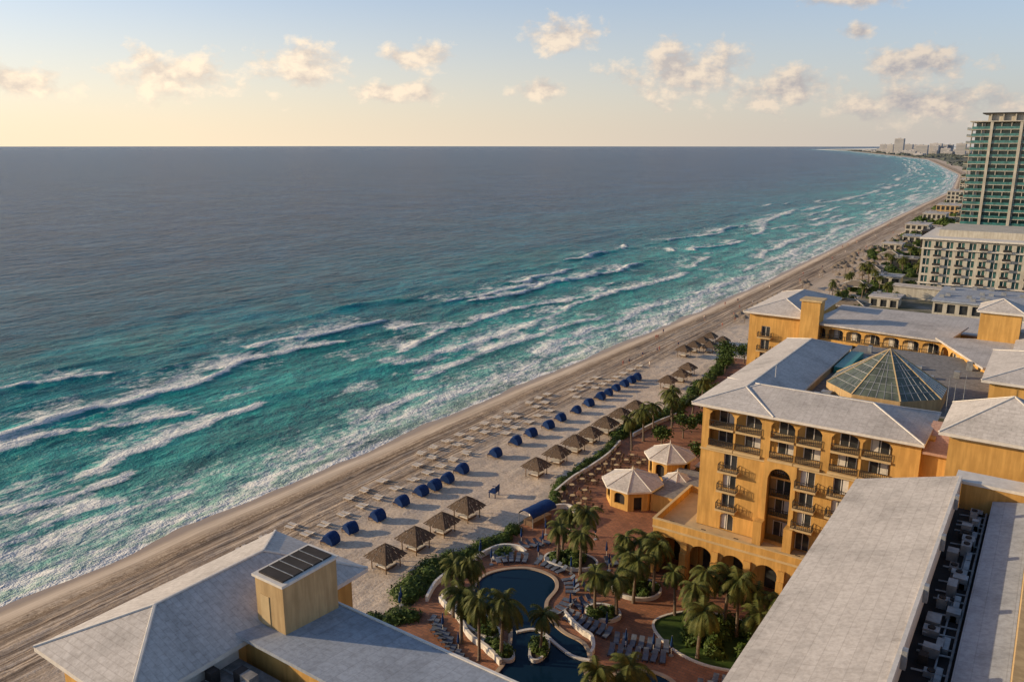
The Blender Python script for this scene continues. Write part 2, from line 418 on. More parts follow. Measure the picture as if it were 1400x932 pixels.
edge=[(-66,58),(-63.5,64),(-63,69),(-65.3,74),(-65.2,80),(-64.8,86),(-64,92),(-64,99),(-63.2,105),(-66,111),(-66.6,118),(-66.4,126),(-67,133),(-68.6,140),(-68,150),(-66,160),(-66.5,172),(-68,184),(-69,196),(-71,206)]
ec=catmull(edge,False,4)
pl=[(p.x,p.y) for p in ec]+[(-71,214),(30,214),(30,-40),(-66,-40)]
sheet('hotel_terrace_paving',pl,2.0,M['deck'],.8,False)
poolpts=[(-58.9,76.6),(-59.6,79.8),(-58.2,82.9),(-55.3,85.1),(-51.6,85),(-49.6,82.8),(-48.9,79.2),(-47.0,76.6),(-43.8,74.8),(-40.6,74.2),(-38.6,72.2),(-37.6,69.5),(-35.5,68.8),(-34.6,71.5),(-32.2,73.7),(-28.8,73.6),(-26.5,70),(-29,62),(-38,57),(-45,60),(-46.4,66),(-49.5,71.6),(-53,73),(-56.6,73.8)]
sheet('swimming_pool',poolpts,2.05,M['pool'])
curb('pool_coping',poolpts,True,1.9,2.2,.5,simple('coping_stone',(.40,.30,.21),.7,.15))
curb('pool_weir',[(-48.4,71.4),(-46.5,73.2),(-42.5,71.8),(-40.3,71.2),(-38.3,71.6)],False,1.9,2.28,.4,M['whitewall'])
def leaf_mass(name,blobs,per,size,mat,core=True):
    V=[];F=[]
    for (x,y,z,rx,ry,rz) in blobs:
        if core:
            k=len(V);n=8;m=5
            for j in range(m+1):
                ph=math.pi*.5*j/m
                for i in range(n):
                    th=2*math.pi*i/n;r=.74+.14*random.random()
                    V.append((x+rx*r*math.cos(th)*math.cos(ph),y+ry*r*math.sin(th)*math.cos(ph),z+rz*r*math.sin(ph)))
            for j in range(m):
                for i in range(n): F.append((k+j*n+i,k+j*n+(i+1)%n,k+(j+1)*n+(i+1)%n,k+(j+1)*n+i))
        cnt=int(per*max(.5,(rx*ry)**.5*rz+rx*ry*.6))
        for _ in range(cnt):
            d=Vector((random.gauss(0,1),random.gauss(0,1),abs(random.gauss(0,.8)))).normalized()
            r=random.uniform(.78,1.18)
            c=Vector((x+d.x*rx*r,y+d.y*ry*r,z+d.z*rz*r))
            nrm=(d+Vector((random.uniform(-.8,.8),random.uniform(-.8,.8),random.uniform(-.3,.9)))).normalized()
            a=nrm.orthogonal().normalized();b=nrm.cross(a);an=random.random()*6.28
            a,b=a*math.cos(an)+b*math.sin(an),b*math.cos(an)-a*math.sin(an)
            s=size*random.uniform(.6,1.4);k=len(V)
            V+=[tuple(c-a*s),tuple(c+b*s*.45),tuple(c+a*s),tuple(c-b*s*.45)];F.append((k,k+1,k+2,k+3))
    return mesh_obj(name,V,F,mat)
def hedge_along(name,pts,r,h,z=2.0,step=1.0,mat=None,per=60,size=.22):
    c=catmull(pts,False,5);bl=[]
    for i in range(len(c)-1):
        L=(c[i+1]-c[i]).length;k=max(1,int(L/step))
        for j in range(k):
            p=c[i].lerp(c[i+1],j/k);rr=r*random.uniform(.7,1.25)
            bl.append((p.x+random.uniform(-.4,.4)*r,p.y+random.uniform(-.4,.4)*r,z-.1,rr,rr,h*random.uniform(.6,1.3)))
    return leaf_mass(name,bl,per,size,mat or M['leaf'])
hedge_along('seafront_hedge',[(-65.0,63.5),(-62.5,65.5),(-61,67)],1.3,1.2)
hedge_along('seafront_hedge',[(-65.5,69.5),(-66.4,75),(-66.2,80),(-65,83)],1.9,1.4)
hedge_along('seafront_hedge',[(-64.8,85),(-63.8,90),(-64.2,95)],1.3,1.3)
hedge_along('seafront_hedge',[(-63.2,104.5),(-65.6,109),(-67,115),(-67,122),(-67.3,129),(-68.6,136)],1.1,1.3)
hedge_along('seafront_hedge',[(-69.3,139),(-69,147),(-67,155),(-66,163),(-67.5,175),(-69,186),(-70,198),(-72,208)],1.6,1.6,step=1.5,size=.3)
W=M['whitewall']
for pts in ([(-62.0,70.5),(-63.6,74.5),(-63.6,79),(-62.6,82)],[(-63.2,82.6),(-62.4,87),(-60,88.6),(-58,88)],[(-60.6,71.5),(-58.6,70.6),(-56,69.6),(-52.6,67.4),(-49,66.4),(-46.4,65.2)],
  [(-45.6,78),(-43.6,76.8),(-41.5,75.8),(-40.2,75.4),(-39,73.8),(-38.6,72.4)],[(-64.6,99),(-62,104),(-59.6,104.4),(-57.4,101)],[(-60.6,72),(-60.4,75),(-61,76.8)],
  [(-65.4,108),(-66,115),(-65.8,122),(-66,129),(-67.2,136)],[(-66.8,141),(-66,150),(-64.5,158)]):
    curb('curved_garden_wall',pts,False,1.9,2.8,.36,W)
def planter(cx,cy,rx,ry,ang=0,h=.5,shrub=1.0):
    pts=[(cx+rx*math.cos(t)*math.cos(ang)-ry*math.sin(t)*math.sin(ang),cy+rx*math.cos(t)*math.sin(ang)+ry*math.sin(t)*math.cos(ang)) for t in [i*math.pi/4 for i in range(8)]]
    curb('curved_planter_wall',pts,True,1.9,2+h,.32,W)
    sheet('planter_soil_bed',pts,2+h*.7,M['soil'])
    bl=[]
    for _ in range(int(rx*ry*2.2)+3):
        t=random.random()*6.28;q=math.sqrt(random.random())*.8
        x=q*rx*math.cos(t);y=q*ry*math.sin(t)
        r=random.uniform(.5,.9);bl.append((cx+x*math.cos(ang)-y*math.sin(ang),cy+x*math.sin(ang)+y*math.cos(ang),2+h*.6,r,r,random.uniform(.5,1.1)*shrub))
    leaf_mass('garden_shrubs',bl,60,.22,M['leaf'])
planter(-44.2,70.0,1.0,2.3,.3);planter(-53.5,70.3,4.6,1.5,-.35);planter(-48.2,67.2,2.6,1.2,-.3)
planter(-51.6,90.0,3.8,2.3,.3,.5,1.3);planter(-41.6,81.0,2.2,1.7,.2);planter(-40.6,88.6,3.2,2.6,.4,.5,1.2)
planter(-60.8,86.0,1.8,1.0,1.2)
lawn=[(-35.5,83),(-33,87.5),(-28,89.5),(-22,89),(-19,85),(-22,80.5),(-27,78.5),(-32,79.5)]
sheet('lawn',lawn,2.06,M['grass']);curb('lawn_edging',lawn,True,1.9,2.2,.3,W)
bl=[(random.uniform(-33,-20),random.uniform(81,88.5),2,random.uniform(.6,1.5),random.uniform(.6,1.5),random.uniform(.8,2.2)) for _ in range(30)]
leaf_mass('garden_shrubs',bl,60,.28,M['leaf'])
# ---------------------------------------------------------------- palms
def palm_proto(seed,H,R,nf=20):
    random.seed(seed);mb=MB('palm_tree')
    lean=random.uniform(.3,.9);an=random.random()*6.28
    pts=[Vector((math.cos(an)*lean*(t/8)**1.6,math.sin(an)*lean*(t/8)**1.6,H*t/8)) for t in range(9)]
    for i in range(8): tube(mb,'trunk',M['trunk'],pts[i],pts[i+1],.23-.012*i+(.06 if i==0 else 0),.22-.012*i,7)
    top=pts[-1];V,F=mb._g('fronds',M['palm'])
    for k in range(nf):
        az=k*2.399+random.uniform(-.2,.2);el=random.choice([-.5,-.15,.15,.4,.75,1.1])+random.uniform(-.15,.15)
        L=R*random.uniform(.85,1.15);N=11;p=top.copy()
        d=Vector((math.cos(az)*math.cos(el),math.sin(az)*math.cos(el),math.sin(el)))
        sdv=Vector((-math.sin(az),math.cos(az),0))
        for j in range(N):
            d=(d+Vector((0,0,-.16-.02*j))).normalized();q=p+d*L/N
            ll=L*.30*math.sin(math.pi*min(.97,(j+1.2)/(N+1)))**.7
            b=len(V);w=.035;V+=[tuple(p-sdv*w),tuple(p+sdv*w),tuple(q+sdv*w),tuple(q-sdv*w)];F.append((b,b+1,b+2,b+3))
            for sg in (-1,1):
                for h in (0,.5):
                    o=p.lerp(q,h);tip=o+(sdv*sg*.85+d*.55-Vector((0,0,.45+random.random()*.25))).normalized()*ll*random.uniform(.85,1.1)
                    b=len(V);V+=[tuple(o),tuple(o+d*L/N*.6),tuple(tip)];F.append((b,b+1,b+2))
            p=q
    for i in range(5):
        a=i*1.25;c=top+Vector((math.cos(a)*.28,math.sin(a)*.28,-.3));tube(mb,'coconuts',M['wood'],c,c+Vector((0,0,-.3)),.13,.08,5)
    return Proto(mb,'palm_tree')
PP=[palm_proto(s,1.0*h,r,n) for s,h,r,n in ((1,7.2,3.1,28),(2,7.2,2.8,26),(3,7.2,3.3,30))]
random.seed(11)
def palm(x,y,h=7.2,z=2.0,s=1):
    k=random.randint(0,2);f=random.uniform(.85,1.15)*s
    PP[k].put((x,y,z),random.random()*6.28,(f,f,h/7.2*random.uniform(.92,1.08)))
for x,y in [(-52.8,66.1),(-49,64.6),(-57,69.8),(-54.5,70.6),(-47.1,66.3),(-43.8,69.6),(-54.2,91.9),(-48.8,87.8),(-50.6,91.8),(-53,88.6),(-40,81.6),(-42.5,80.4),(-41.8,87.2),(-40.8,92.9),(-43.2,90),(-38.4,89),(-39.6,85.6),
   (-65.1,147.1),(-64,154),(-63.7,134.1),(-62.4,150.5),(-31.2,82.5),(-28.1,87.6),(-26,86),(-30,85),(-24.2,87),(-28.3,79.3),(-32.9,62.9),(-31,66),(-23,83),(-21.5,86.5),(-34,86),(-64,140),(-61,158),(-62,166)]:
    palm(x,y,random.uniform(5.6,7.6))
def tree(x,y,h,r,z=2):
    mb=MB('broadleaf_tree')
    for k in range(4):
        a=k*1.6+random.random();tube(mb,'limb',M['trunk'],(0,0,h*.35),(math.cos(a)*r*.5,math.sin(a)*r*.5,h*.72),.1,.05,5)
    tube(mb,'trunk',M['trunk'],(0,0,0),(0,0,h*.4),.2,.14)
    V,F=mb._g('crown',M['leaf'])
    for _ in range(9):
        c=Vector((random.uniform(-.6,.6)*r,random.uniform(-.6,.6)*r,h*random.uniform(.6,.95)));rr=r*random.uniform(.35,.55)
        for _ in range(90):
            d=Vector((random.gauss(0,1),random.gauss(0,1),random.gauss(0,.8)))*.5*rr+c;a=Vector((random.uniform(-1,1),random.uniform(-1,1),random.uniform(-1,1))).normalized()
            b=a.orthogonal().normalized();s=random.uniform(.15,.35);k=len(V)
            V+=[tuple(d-a*s),tuple(d+b*s*.6),tuple(d+a*s),tuple(d-b*s*.6)];F.append((k,k+1,k+2,k+3))
    o=mb.finish(True);o.location=(x,y,z)
for x,y,h,r in [(-58,146,4.5,2.6),(-56,152,4,2.5),(-60,140,3.5,2.2),(-57,160,5,3),(-62,172,4,2.8),(-70,204,5,3.2),(-68,198,4.5,3),(-72,210,5,3.2),(-67,210,5,3.4),(-46,142,4.5,2.6),(-50,136,4,2.4),(-44,134,4,2.6),(-45,126,4,2.2)]: tree(x,y,h,r)
# ---------------------------------------------------------------- palapas, cabanas
mb=MB('thatched_palapa')
for sx in (-1.45,1.45):
    for sy in (-1.45,1.45): tube(mb,'post',M['wood'],(sx,sy,-.5),(sx,sy,2.25),.09,.08)
mb.box('bed',M['wood'],-1.1,1.1,-1.1,1.1,.15,.4);mb.box('mattress',M['whitewall'],-1.05,1.05,-1.05,1.05,.4,.58)
for s in (-1,1):
    mb.box('beam',M['wood'],-1.55,1.55,s*1.45-.07,s*1.45+.07,2.1,2.24);mb.box('beam',M['wood'],s*1.45-.07,s*1.45+.07,-1.37,1.37,2.1,2.24)
V,F=mb._g('thatch_roof',M['thatch']);random.seed(5)
n=12
lay=[(2.25,1.95),(1.75,2.45),(1.2,2.95),(.6,3.4),(.06,3.7)]
for li in range(len(lay)-1):
    (r0,z0),(r1,z1)=lay[li],lay[li+1]
    for side in range(4):
        c,s=[(1,0),(0,1),(-1,0),(0,-1)][side]
        for i in range(n):
            a=-1+2*i/n;b=-1+2*(i+1)/n;k=len(V);jz=random.uniform(-.16,.05);jr=random.uniform(0,.09)
            for r,t,z in ((r0+jr,a,z0+jz),(r0+jr,b,z0+jz),(r1,b,z1+.05),(r1,a,z1+.05)):
                x,y=r,r*t;V.append((x*c-y*s,x*s+y*c,z))
            F.append((k,k+1,k+2,k+3))
pal=Proto(mb,'thatched_palapa');random.seed(3)
for y in (74.6,81,87.3,93.5,114.2,121.4,128.2,134.4,140.9,147.9,155.1): pal.put((-73.1,y,1.55),random.uniform(-.06,.06),random.uniform(.92,1.02))
for x,y in ((-75.1,185.1),(-75.5,178),(-76,192),(-84.3,209.5),(-83.9,215.7),(-83.7,222.1),(-80,218),(-79,226),(-84,229)): pal.put((x,y,1.55),random.uniform(-.1,.1),.9)
mb=MB('blue_beach_cabana')
mb.box('bed',M['wood'],-1.3,.75,-.85,.85,.22,.36);mb.box('cushion',M['navy'],-1.25,.7,-.8,.8,.36,.52)
for x in (-1.2,.6):
    for y in (-.75,.75): mb.box('leg',M['wood'],x-.05,x+.05,y-.05,y+.05,-.3,.22)
V,F=mb._g('hood',M['blue']);k=len(V);N=10;K=7
for j in range(K+1):
    yy=-1.0+2.0*j/K;rr=1.35*(1-.10*abs(2*j/K-1)**2)
    for i in range(N+1):
        a=math.radians(-5+ (150)*i/N);V.append((.1+rr*math.cos(a)*.85,yy,.25+rr*math.sin(a)*1.1+(.05 if j%2 else 0)))
for j in range(K):
    for i in range(N): F.append((k+j*(N+1)+i,k+j*(N+1)+i+1,k+(j+1)*(N+1)+i+1,k+(j+1)*(N+1)+i))
for yy in (0,K):
    c=len(V);V.append((.1,-1.0 if yy==0 else 1.0,.3))
    for i in range(N): F.append((c,k+yy*(N+1)+i,k+yy*(N+1)+i+1))
cab=Proto(mb,'blue_beach_cabana')
for y in (69.5,75.1,79.4,84.9,91.1,96,99.1,102.7,107.5,117.5,125.1,130.7,136.8,142.4,148.9,154.8,160.7,164.5,168.9,173.3,177.2,180.4):
    cab.put((-85.0+random.uniform(-.3,.3),y,1.5),random.uniform(-.18,.18),random.uniform(.93,1.03))
mb=MB('sun_lounger')
mb.box('frame',M['bed'],-1.0,.4,-.33,.33,.28,.36)
mb.hexa('backrest',M['bed'],[(.4,-.33,.28),(1.0,-.33,.5),(1.0,.33,.5),(.4,.33,.28),(.4,-.33,.36),(.97,-.33,.58),(.97,.33,.58),(.4,.33,.36)])
for x in (-.9,.35):
    for y in (-.28,.28): mb.box('leg',M['bed'],x-.03,x+.03,y-.03,y+.03,-.2,.28)
wl=Proto(mb,'sun_lounger')
for x,y0,y1 in ((-90.2,58,196),(-94.2,66,186),(-97.4,110,160)):
    y=y0
    while y<y1:
        if random.random()<.75:
            for dy in (0,.95): wl.put((x+random.uniform(-.3,.3),y+dy,1.3),random.uniform(-.15,.15))
        y+=random.uniform(3.6,4.8)
mb=MB('blue_beach_chair')
mb.box('seat',M['blue'],-.6,.6,-.8,.8,.7,.85);mb.box('back',M['blue'],.5,.62,-.8,.8,.85,1.7)
for x in (-.5,.5):
    for y in (-.7,.7): mb.box('leg',M['navy'],x-.06,x+.06,y-.06,y+.06,-.3,.7)
mb.box('arm',M['navy'],-.6,.5,-.84,-.74,1.1,1.18);mb.box('arm',M['navy'],-.6,.5,.74,.84,1.1,1.18)
Proto(mb,'blue_beach_chair').put((-74.4,102.8,1.55),.2,1.1)
mb=MB('blue_canopy_tent')
V,F=mb._g('canopy',M['blue']);N=10;K=6
for j in range(K+1):
    for i in range(N+1):
        a=math.pi*i/N;V.append((math.cos(a)*1.5,-2.9+5.8*j/K,1.9+math.sin(a)*.9+(.06 if j%2 else 0)))
for j in range(K):
    for i in range(N): F.append((j*(N+1)+i,j*(N+1)+i+1,(j+1)*(N+1)+i+1,(j+1)*(N+1)+i))
for y in (-2.8,0,2.8):
    for x in (-1.45,1.45): tube(mb,'pole',M['metal'],(x,y,0),(x,y,1.95),.05,.05)
mb.box('counter',M['wood'],-1.0,1.0,-2.2,2.2,0,.9)
Proto(mb,'blue_canopy_tent').put((-62.4,98.0,2.0),-.15)
# ---------------------------------------------------------------- loungers, umbrellas, tables
mb=MB('pool_lounger')
mb.box('frame',M['navy'],-.34,.34,-.95,.35,.28,.34)
mb.box('cushion',M['cushion'],-.31,.31,-.93,.33,.34,.42)
mb.hexa('backrest',M['cushion'],[(-.31,.35,.34),(.31,.35,.34),(.31,.95,.75),(-.31,.95,.75),(-.31,.33,.42),(.31,.33,.42),(.31,.9,.84),(-.31,.9,.84)])
for x in (-.3,.3):
    for y in (-.85,.3): mb.box('leg',M['navy'],x-.03,x+.03,y-.03,y+.03,0,.28)
lg=Proto(mb,'pool_lounger')
def arc_lounge(cx,cy,r,a0,a1,sp=1.0):
    n=int(abs(math.radians(a1-a0))*r/sp)
    for i in range(n):
        if i%6==5: continue
        a=math.radians(a0+(a1-a0)*i/n);lg.put((cx+r*math.cos(a),cy+r*math.sin(a),2.0),a-math.pi/2+random.uniform(-.08,.08))
arc_lounge(-54,79.3,7.7,-20,60);arc_lounge(-54,79.3,8.0,70,150)
for x0,y0,x1,y1,r in ((-44.8,77.8,-38,77.2,0),(-45,80.5,-43.8,83.5,1.2),(-37,74.5,-30.5,77,.3),(-37.5,76.8,-31,79,.3),(-57,66,-49,62.5,3.5),(-58.5,67.5,-53,64.6,3.5),(-47,92.5,-44,95.5,.8),(-59.5,89.8,-57,93.5,1.5),(-46,84.8,-44.5,89,1.3),(-25,76,-18,78,.2),(-26,74.2,-19,75.6,.2)):
    L=math.hypot(x1-x0,y1-y0);n=int(L/.95)
    for i in range(n): lg.put((x0+(x1-x0)*i/n,y0+(y1-y0)*i/n,2.0),r+random.uniform(-.1,.1))
mb=MB('closed_umbrella')
tube(mb,'pole',M['whitewall'],(0,0,0),(0,0,2.7),.035,.03);tube(mb,'base',M['metal'],(0,0,0),(0,0,.1),.3,.28,10)
tube(mb,'canopy',M['blue'],(0,0,1.1),(0,0,1.4),.09,.2,8);tube(mb,'canopy',M['blue'],(0,0,1.4),(0,0,2.65),.2,.04,8)
um=Proto(mb,'closed_umbrella')
for x,y in ((-45.5,79.4),(-47,83),(-50,87.3),(-56,88.2),(-60.6,83),(-61.3,79),(-36,76.2),(-33,77.4),(-31,78),(-56,66.5),(-52,64.5),(-45.2,86.5),(-57.5,91.8),(-60.5,90.5),(-64.2,68),(-63.5,67),(-43,78.2),(-39.5,78),(-22,77),(-63.4,84.2),(-62.9,83.4),(-48,94),(-46,91),(-44.5,93.5),(-59,95),(-56,97),(-52,98)): um.put((x,y,2.0))
mb=MB('dining_table_set')
tube(mb,'table_leg',M['wood'],(0,0,0),(0,0,.72),.06,.06);tube(mb,'table_top',M['trim'],(0,0,.72),(0,0,.76),.45,.45,12)
for k in range(4):
    a=k*math.pi/2+.4;x,y=math.cos(a)*.85,math.sin(a)*.85
    mb.box('chair_seat',M['wood'],x-.22,x+.22,y-.22,y+.22,.4,.46)
    mb.box('chair_back',M['wood'],x*1.25-.2,x*1.25+.2,y*1.25-.04,y*1.25+.04,.46,.95)
    for dx in (-.18,.18):
        for dy in (-.18,.18): mb.box('chair_leg',M['wood'],x+dx-.02,x+dx+.02,y+dy-.02,y+dy+.02,0,.4)
tb=Proto(mb,'dining_table_set')
for i in range(4):
    for j in range(9):
        x=-64+i*2.4;y=106+j*3.0
        if (x+53.5)**2+(y-113.5)**2<38 or (x+52.6)**2+(y-126.5)**2<30 or random.random()<.12: continue
        tb.put((x+random.uniform(-.5,.5),y+random.uniform(-.7,.7),2.0),random.random()*3)
def pavilion(cx,cy,r,zh,za,name='octagonal_pavilion'):
    mb=MB(name);n=8
    P=[(cx+r*math.cos(2*math.pi*i/n+.3),cy+r*math.sin(2*math.pi*i/n+.3)) for i in range(n)]
    Q=[(cx+(r-.9)*math.cos(2*math.pi*i/n+.3),cy+(r-.9)*math.sin(2*math.pi*i/n+.3)) for i in range(n)]
    for i in range(n):
        a=P[i];b=P[(i+1)%n]
        mb.poly('roof',M['roof'],[(a[0],a[1],zh),(b[0],b[1],zh),(cx,cy,za)])
        mb.poly('fascia',M['whitewall'],[(a[0],a[1],zh-.3),(b[0],b[1],zh-.3),(b[0],b[1],zh),(a[0],a[1],zh)])
        mb.poly('soffit',M['whitewall'],[(a[0],a[1],zh-.3),(cx,cy,zh-.3),(b[0],b[1],zh-.3)])
        tube(mb,'roof_ridge',M['whitewall'],(a[0],a[1],zh+.02),(cx,cy,za+.02),.09,.07,5)
        a=Q[i];b=Q[(i+1)%n];ang=math.atan2(b[1]-a[1],b[0]-a[0]);L=math.hypot(b[0]-a[0],b[1]-a[1])
        mb.panel('wall',M['stucco'],(a[0],a[1],ang),0,L,2,zh-.32,-.3,0,[(L*.2,L*.8,2.9,zh-.9,.5)] if i%3 else [(L*.3,L*.7,2,4.4,0)])
        mb.fbox('window',M['dark'],(a[0],a[1],ang),L*.1,L*.9,-.6,-.5,2.2,zh-.5)
    tube(mb,'finial',M['whitewall'],(cx,cy,za-.1),(cx,cy,za+.7),.15,.03)
    mb.finish()
pavilion(-53.5,113.4,5.2,5.7,7.6);pavilion(-52.6,126.6,4.6,6.2,8.2);pavilion(-48.2,119.8,2.6,5.0,6.2)
mb=MB('restaurant_wing');mb.box('wall',M['stucco'],-49.5,-43,112,124,2,5.0);mb.box('flat_roof',M['flat'],-49.7,-42.8,111.8,124.2,5.0,5.2)
mb.box('wall',M['stucco'],-48,-42.5,128,140,2,4.4);mb.box('flat_roof',M['roofx'],-48.3,-42.2,127.7,140.3,4.41,4.6);mb.finish()
# ---------------------------------------------------------------- MAIN HOTEL
def door(mb,fr,u,w,z,h,v=-.28):
    mb.fbox('window_glass',M['glass'],fr,u-w/2,u+w/2,v-.06,v,z,z+h)
    for q in (u-w/2+.04,u,u+w/2-.04): mb.fbox('window_frame',M['whitewall'],fr,q-.05,q+.05,v+.005,v+.05,z,z+h)
    mb.fbox('window_frame',M['whitewall'],fr,u-w/2,u+w/2,v+.051,v+.08,z+h-.1,z+h)
    if random.random()<.55:
        a=random.choice([-1,1]);mb.fbox('curtain',M['whitewall'],fr,min(u+a*w*.1,u+a*w*.44),max(u+a*w*.1,u+a*w*.44),v+.002,v+.004,z+.1,z+h-.1)
def balcony(mb,fr,u,w,z,d=1.15):
    mb.fbox('balcony_slab',M['trim'],fr,u-w/2,u+w/2,.003,d,z-.22,z)
    mb.rail(fr,u-w/2+.05,u+w/2-.05,d-.08,z,1.0,ends=.02)
    mb.fbox('balcony_slab',M['stucco'],fr,u-w/2+.25,u+w/2-.25,.003,d*.6,z-.5,z-.222)
hb=MB('main_hotel_building')
S=M['stucco'];fr=(-36.5,98.5,0)
hb.box('wall',S,-36.5,-27.5,101.2,140.2,2,26.35)
hb.box('wall',S,-27.498,-9.0,101.2,110.0,2,26.35)
hb.box('wall',S,-36.5,-36.1,98.86,101.19,2,26.35);hb.box('wall',S,-10.4,-10.0,98.86,101.19,2,26.35)
fl=[9.0,12.3,15.05,17.8,20.55]
T=[(1.0,4.35),(4.65,8.0),(9.2,12.2),(12.5,15.5),(16.6,19.9),(20.2,23.5)]
hb.panel('wall',S,fr,0,26.5,20.55,26.35,-.35,0,[(a,b,20.75,25.9,.75) for a,b in T])
for a,b in T:
    hb.fbox('loggia_slab',M['trim'],fr,a+.003,b-.003,-2.4,.25,23.2,23.45)
    hb.fbox('loggia_slab',M['trim'],fr,a-.1,b+.1,.003,.35,20.4,20.72)
    hb.rail(fr,a+.03,b-.03,.15,23.45,1.0);hb.rail(fr,a+.03,b-.03,.15,20.75,1.0)
    hb.fbox('loggia_back',M['stucco'],fr,a-.15,b+.15,-2.65,-2.4,20.6,26.3)
    for z in (20.75,23.45): door(hb,fr,(a+b)/2,2.2,z,2.25,-2.32)
hb.fbox('loggia_floor',M['trim'],fr,.41,26.05,-2.4,-.36,20.3,20.6)
for z0,z1 in zip(fl[:-1],fl[1:]):
    dz=2.25 if z0>9 else 2.5
    ar=.0 if z0>9 else .5
    hb.panel('wall',S,fr,0,8.7,z0,z1,-.35,0,[(3.3,5.1,z0+.05,z0+dz,ar)])
    hb.panel('wall',S,fr,12.9,26.5,z0,z1,-.35,0,[(13.3,15.1,z0+.05,z0+dz,ar),(17.3,19.1,z0+.05,z0+dz,ar),(21.3,23.1,z0+.05,z0+dz,ar)])
    for u in (4.2,14.2,18.2,22.2):
        door(hb,fr,u,1.8,z0+.05,dz-.02)
        hb.fbox('reveal',M['dark'],fr,u-1.0,u+1.0,-.5,-.36,z0,z0+dz+.2)
        if z0>9: balcony(hb,fr,u,2.7,z0)
hb.panel('wall',S,fr,8.7,12.9,9,20.55,-.5,.25,[(9.3,12.3,9.05,19.6,1.5)])
hb.fbox('arch_back',M['stucco2'],fr,9.0,12.6,-2.6,-2.45,9,20)
for z in fl[:4]: door(hb,fr,10.8,2.0,z+.1,2.1,-2.38)
for z in fl[1:4]:
    hb.fbox('arch_slab',S,fr,9.31,12.29,-2.4,-1.2,z-.25,z);hb.rail(fr,9.35,12.25,-1.25,z,1.0)
hb.fbox('cornice',M['trim'],fr,-.1,8.69,.003,.15,20.05,20.3);hb.fbox('cornice',M['trim'],fr,12.91,26.5,.003,.15,20.05,20.3)
hb.fbox('cornice',M['trim'],fr,-.15,26.5,.003,.3,26.0,26.34)
for u in (8.7,12.6): hb.fhex('buttress',S,fr,u-.4,u+.7,.26,1.6,9,9,12.2)
ar=(-41.2,94.6,0)
ops=[(1.0+4.35*i,1.0+4.35*i+3.3,2.0,7.7,1.55) for i in range(8)]
hb.panel('arcade_wall',S,ar,0,36,2,8.65,-.6,0,ops)
hb.fbox('terrace_slab',M['trim'],ar,-.1,36,-3.9,.12,8.66,8.95)
hb.box('terrace_slab',M['trim'],-41.3,-36.5,98.51,108,8.66,8.95)
hb.fbox('parapet',S,ar,-.1,36,-.28,.05,8.96,9.9);hb.fbox('parapet_cap',M['trim'],ar,-.15,36,-.33,.1,9.903,10.02)
hb.box('parapet',S,-41.3,-41.0,94.9,108,8.96,9.9);hb.box('parapet_cap',M['trim'],-41.35,-40.95,94.95,108,9.903,10.02)
hb.box('parapet',S,-40.99,-36.6,107.7,108,8.96,9.9)
hb.box('wall',S,-41.2,-40.6,95.21,108,2,8.65)
hb.box('arcade_back',S,-40.5,-5.2,99.2,100.0,2,8.65)
for i in range(8):
    hb.fbox('arcade_doors',M['glass'],ar,1.4+4.35*i,3.9+4.35*i,-4.58,-4.5,2.1,5.4)
    hb.fbox('arcade_buttress',S,ar,-.15+4.35*i,.75+4.35*i,.003,.6,2,6.2)
    hb.fhex('arcade_buttress',S,ar,-.15+4.35*i,.75+4.35*i,.003,.35,6.2,6.2,7.6)
for x in (-39,-34.5,-30,-22): hb.box('terrace_pot',M['soil'],x-.3,x+.3,95.4,96.0,8.96,9.6)
hb.hip(M['roof'],-37.7,-26.8,97.3,141.4,26.72,1.7)
hb.hip(M['roofx'],-37.69,-9.6,97.31,111.2,26.723,1.9,thick=.34)
hb.box('inner_flat_roof',M['flat'],-27.4,9,110.1,150,2,25.2)
hb.box('inner_wall',M['stucco2'],-27.3,-27.0,111.3,141,25.2,26.3)
hb.box('teal_skylight',M['teal'],-26.6,-24.6,128,140,25.21,26.3);hb.box('teal_skylight',M['teal'],-24,-19,134,139,25.21,25.9)
cx,cy,r=-17.6,119.5,8.0;n=8
for i in range(n):
    a0=2*math.pi*i/n+.39;a1=2*math.pi*(i+1)/n+.39
    p=(cx+r*math.cos(a0),cy+r*math.sin(a0),27.0);q=(cx+r*math.cos(a1),cy+r*math.sin(a1),27.0);t=(cx,cy,32.3)
    hb.poly('glass_pyramid',M['skyglass'],[p,q,t])
    hb.poly('glass_pyramid_base',M['stucco2'],[(p[0],p[1],25.2),(q[0],q[1],25.2),q,p])
    tube(hb,'skylight_rib',M['trim'],p,t,.12,.08,4)
    for k in range(1,7):
        f=k/7;pp=Vector(p).lerp(Vector(t),f);qq=Vector(q).lerp(Vector(t),f);tube(hb,'skylight_rib',M['metal'],pp,qq,.05,.05,4)
    for k in range(1,6):
        e=Vector(p).lerp(Vector(q),k/6)
        e2=e.lerp(Vector(t),1-abs(k-3)/3) if k!=3 else Vector(t)
        tube(hb,'skylight_rib',M['metal'],e,e2,.05,.05,4)
random.seed(9)
for _ in range(40):
    x=random.uniform(-26,7);y=random.choice([random.uniform(129,147),random.uniform(111.5,114)])
    if (x-cx)**2+(y-cy)**2<90: continue
    w,d,h=random.uniform(.5,1.4),random.uniform(.5,1.3),random.uniform(.5,1.4);hb.box('rooftop_unit',M['metal'],x,x+w,y,y+d,25.21,25.2+h)
for x,y in ((-8.5,113),(-9.5,116),(-7.8,118)): tube(hb,'antenna',M['metal'],(x,y,25.2),(x,y,30.5),.06,.03,5)
tube(hb,'flag_pole',M['whitewall'],(-30.5,110,28.3),(-30.5,110,30.0),.05,.04,5)
hb.box('wall',S,-10.0,-7.0,99.4,110,2,25.2)
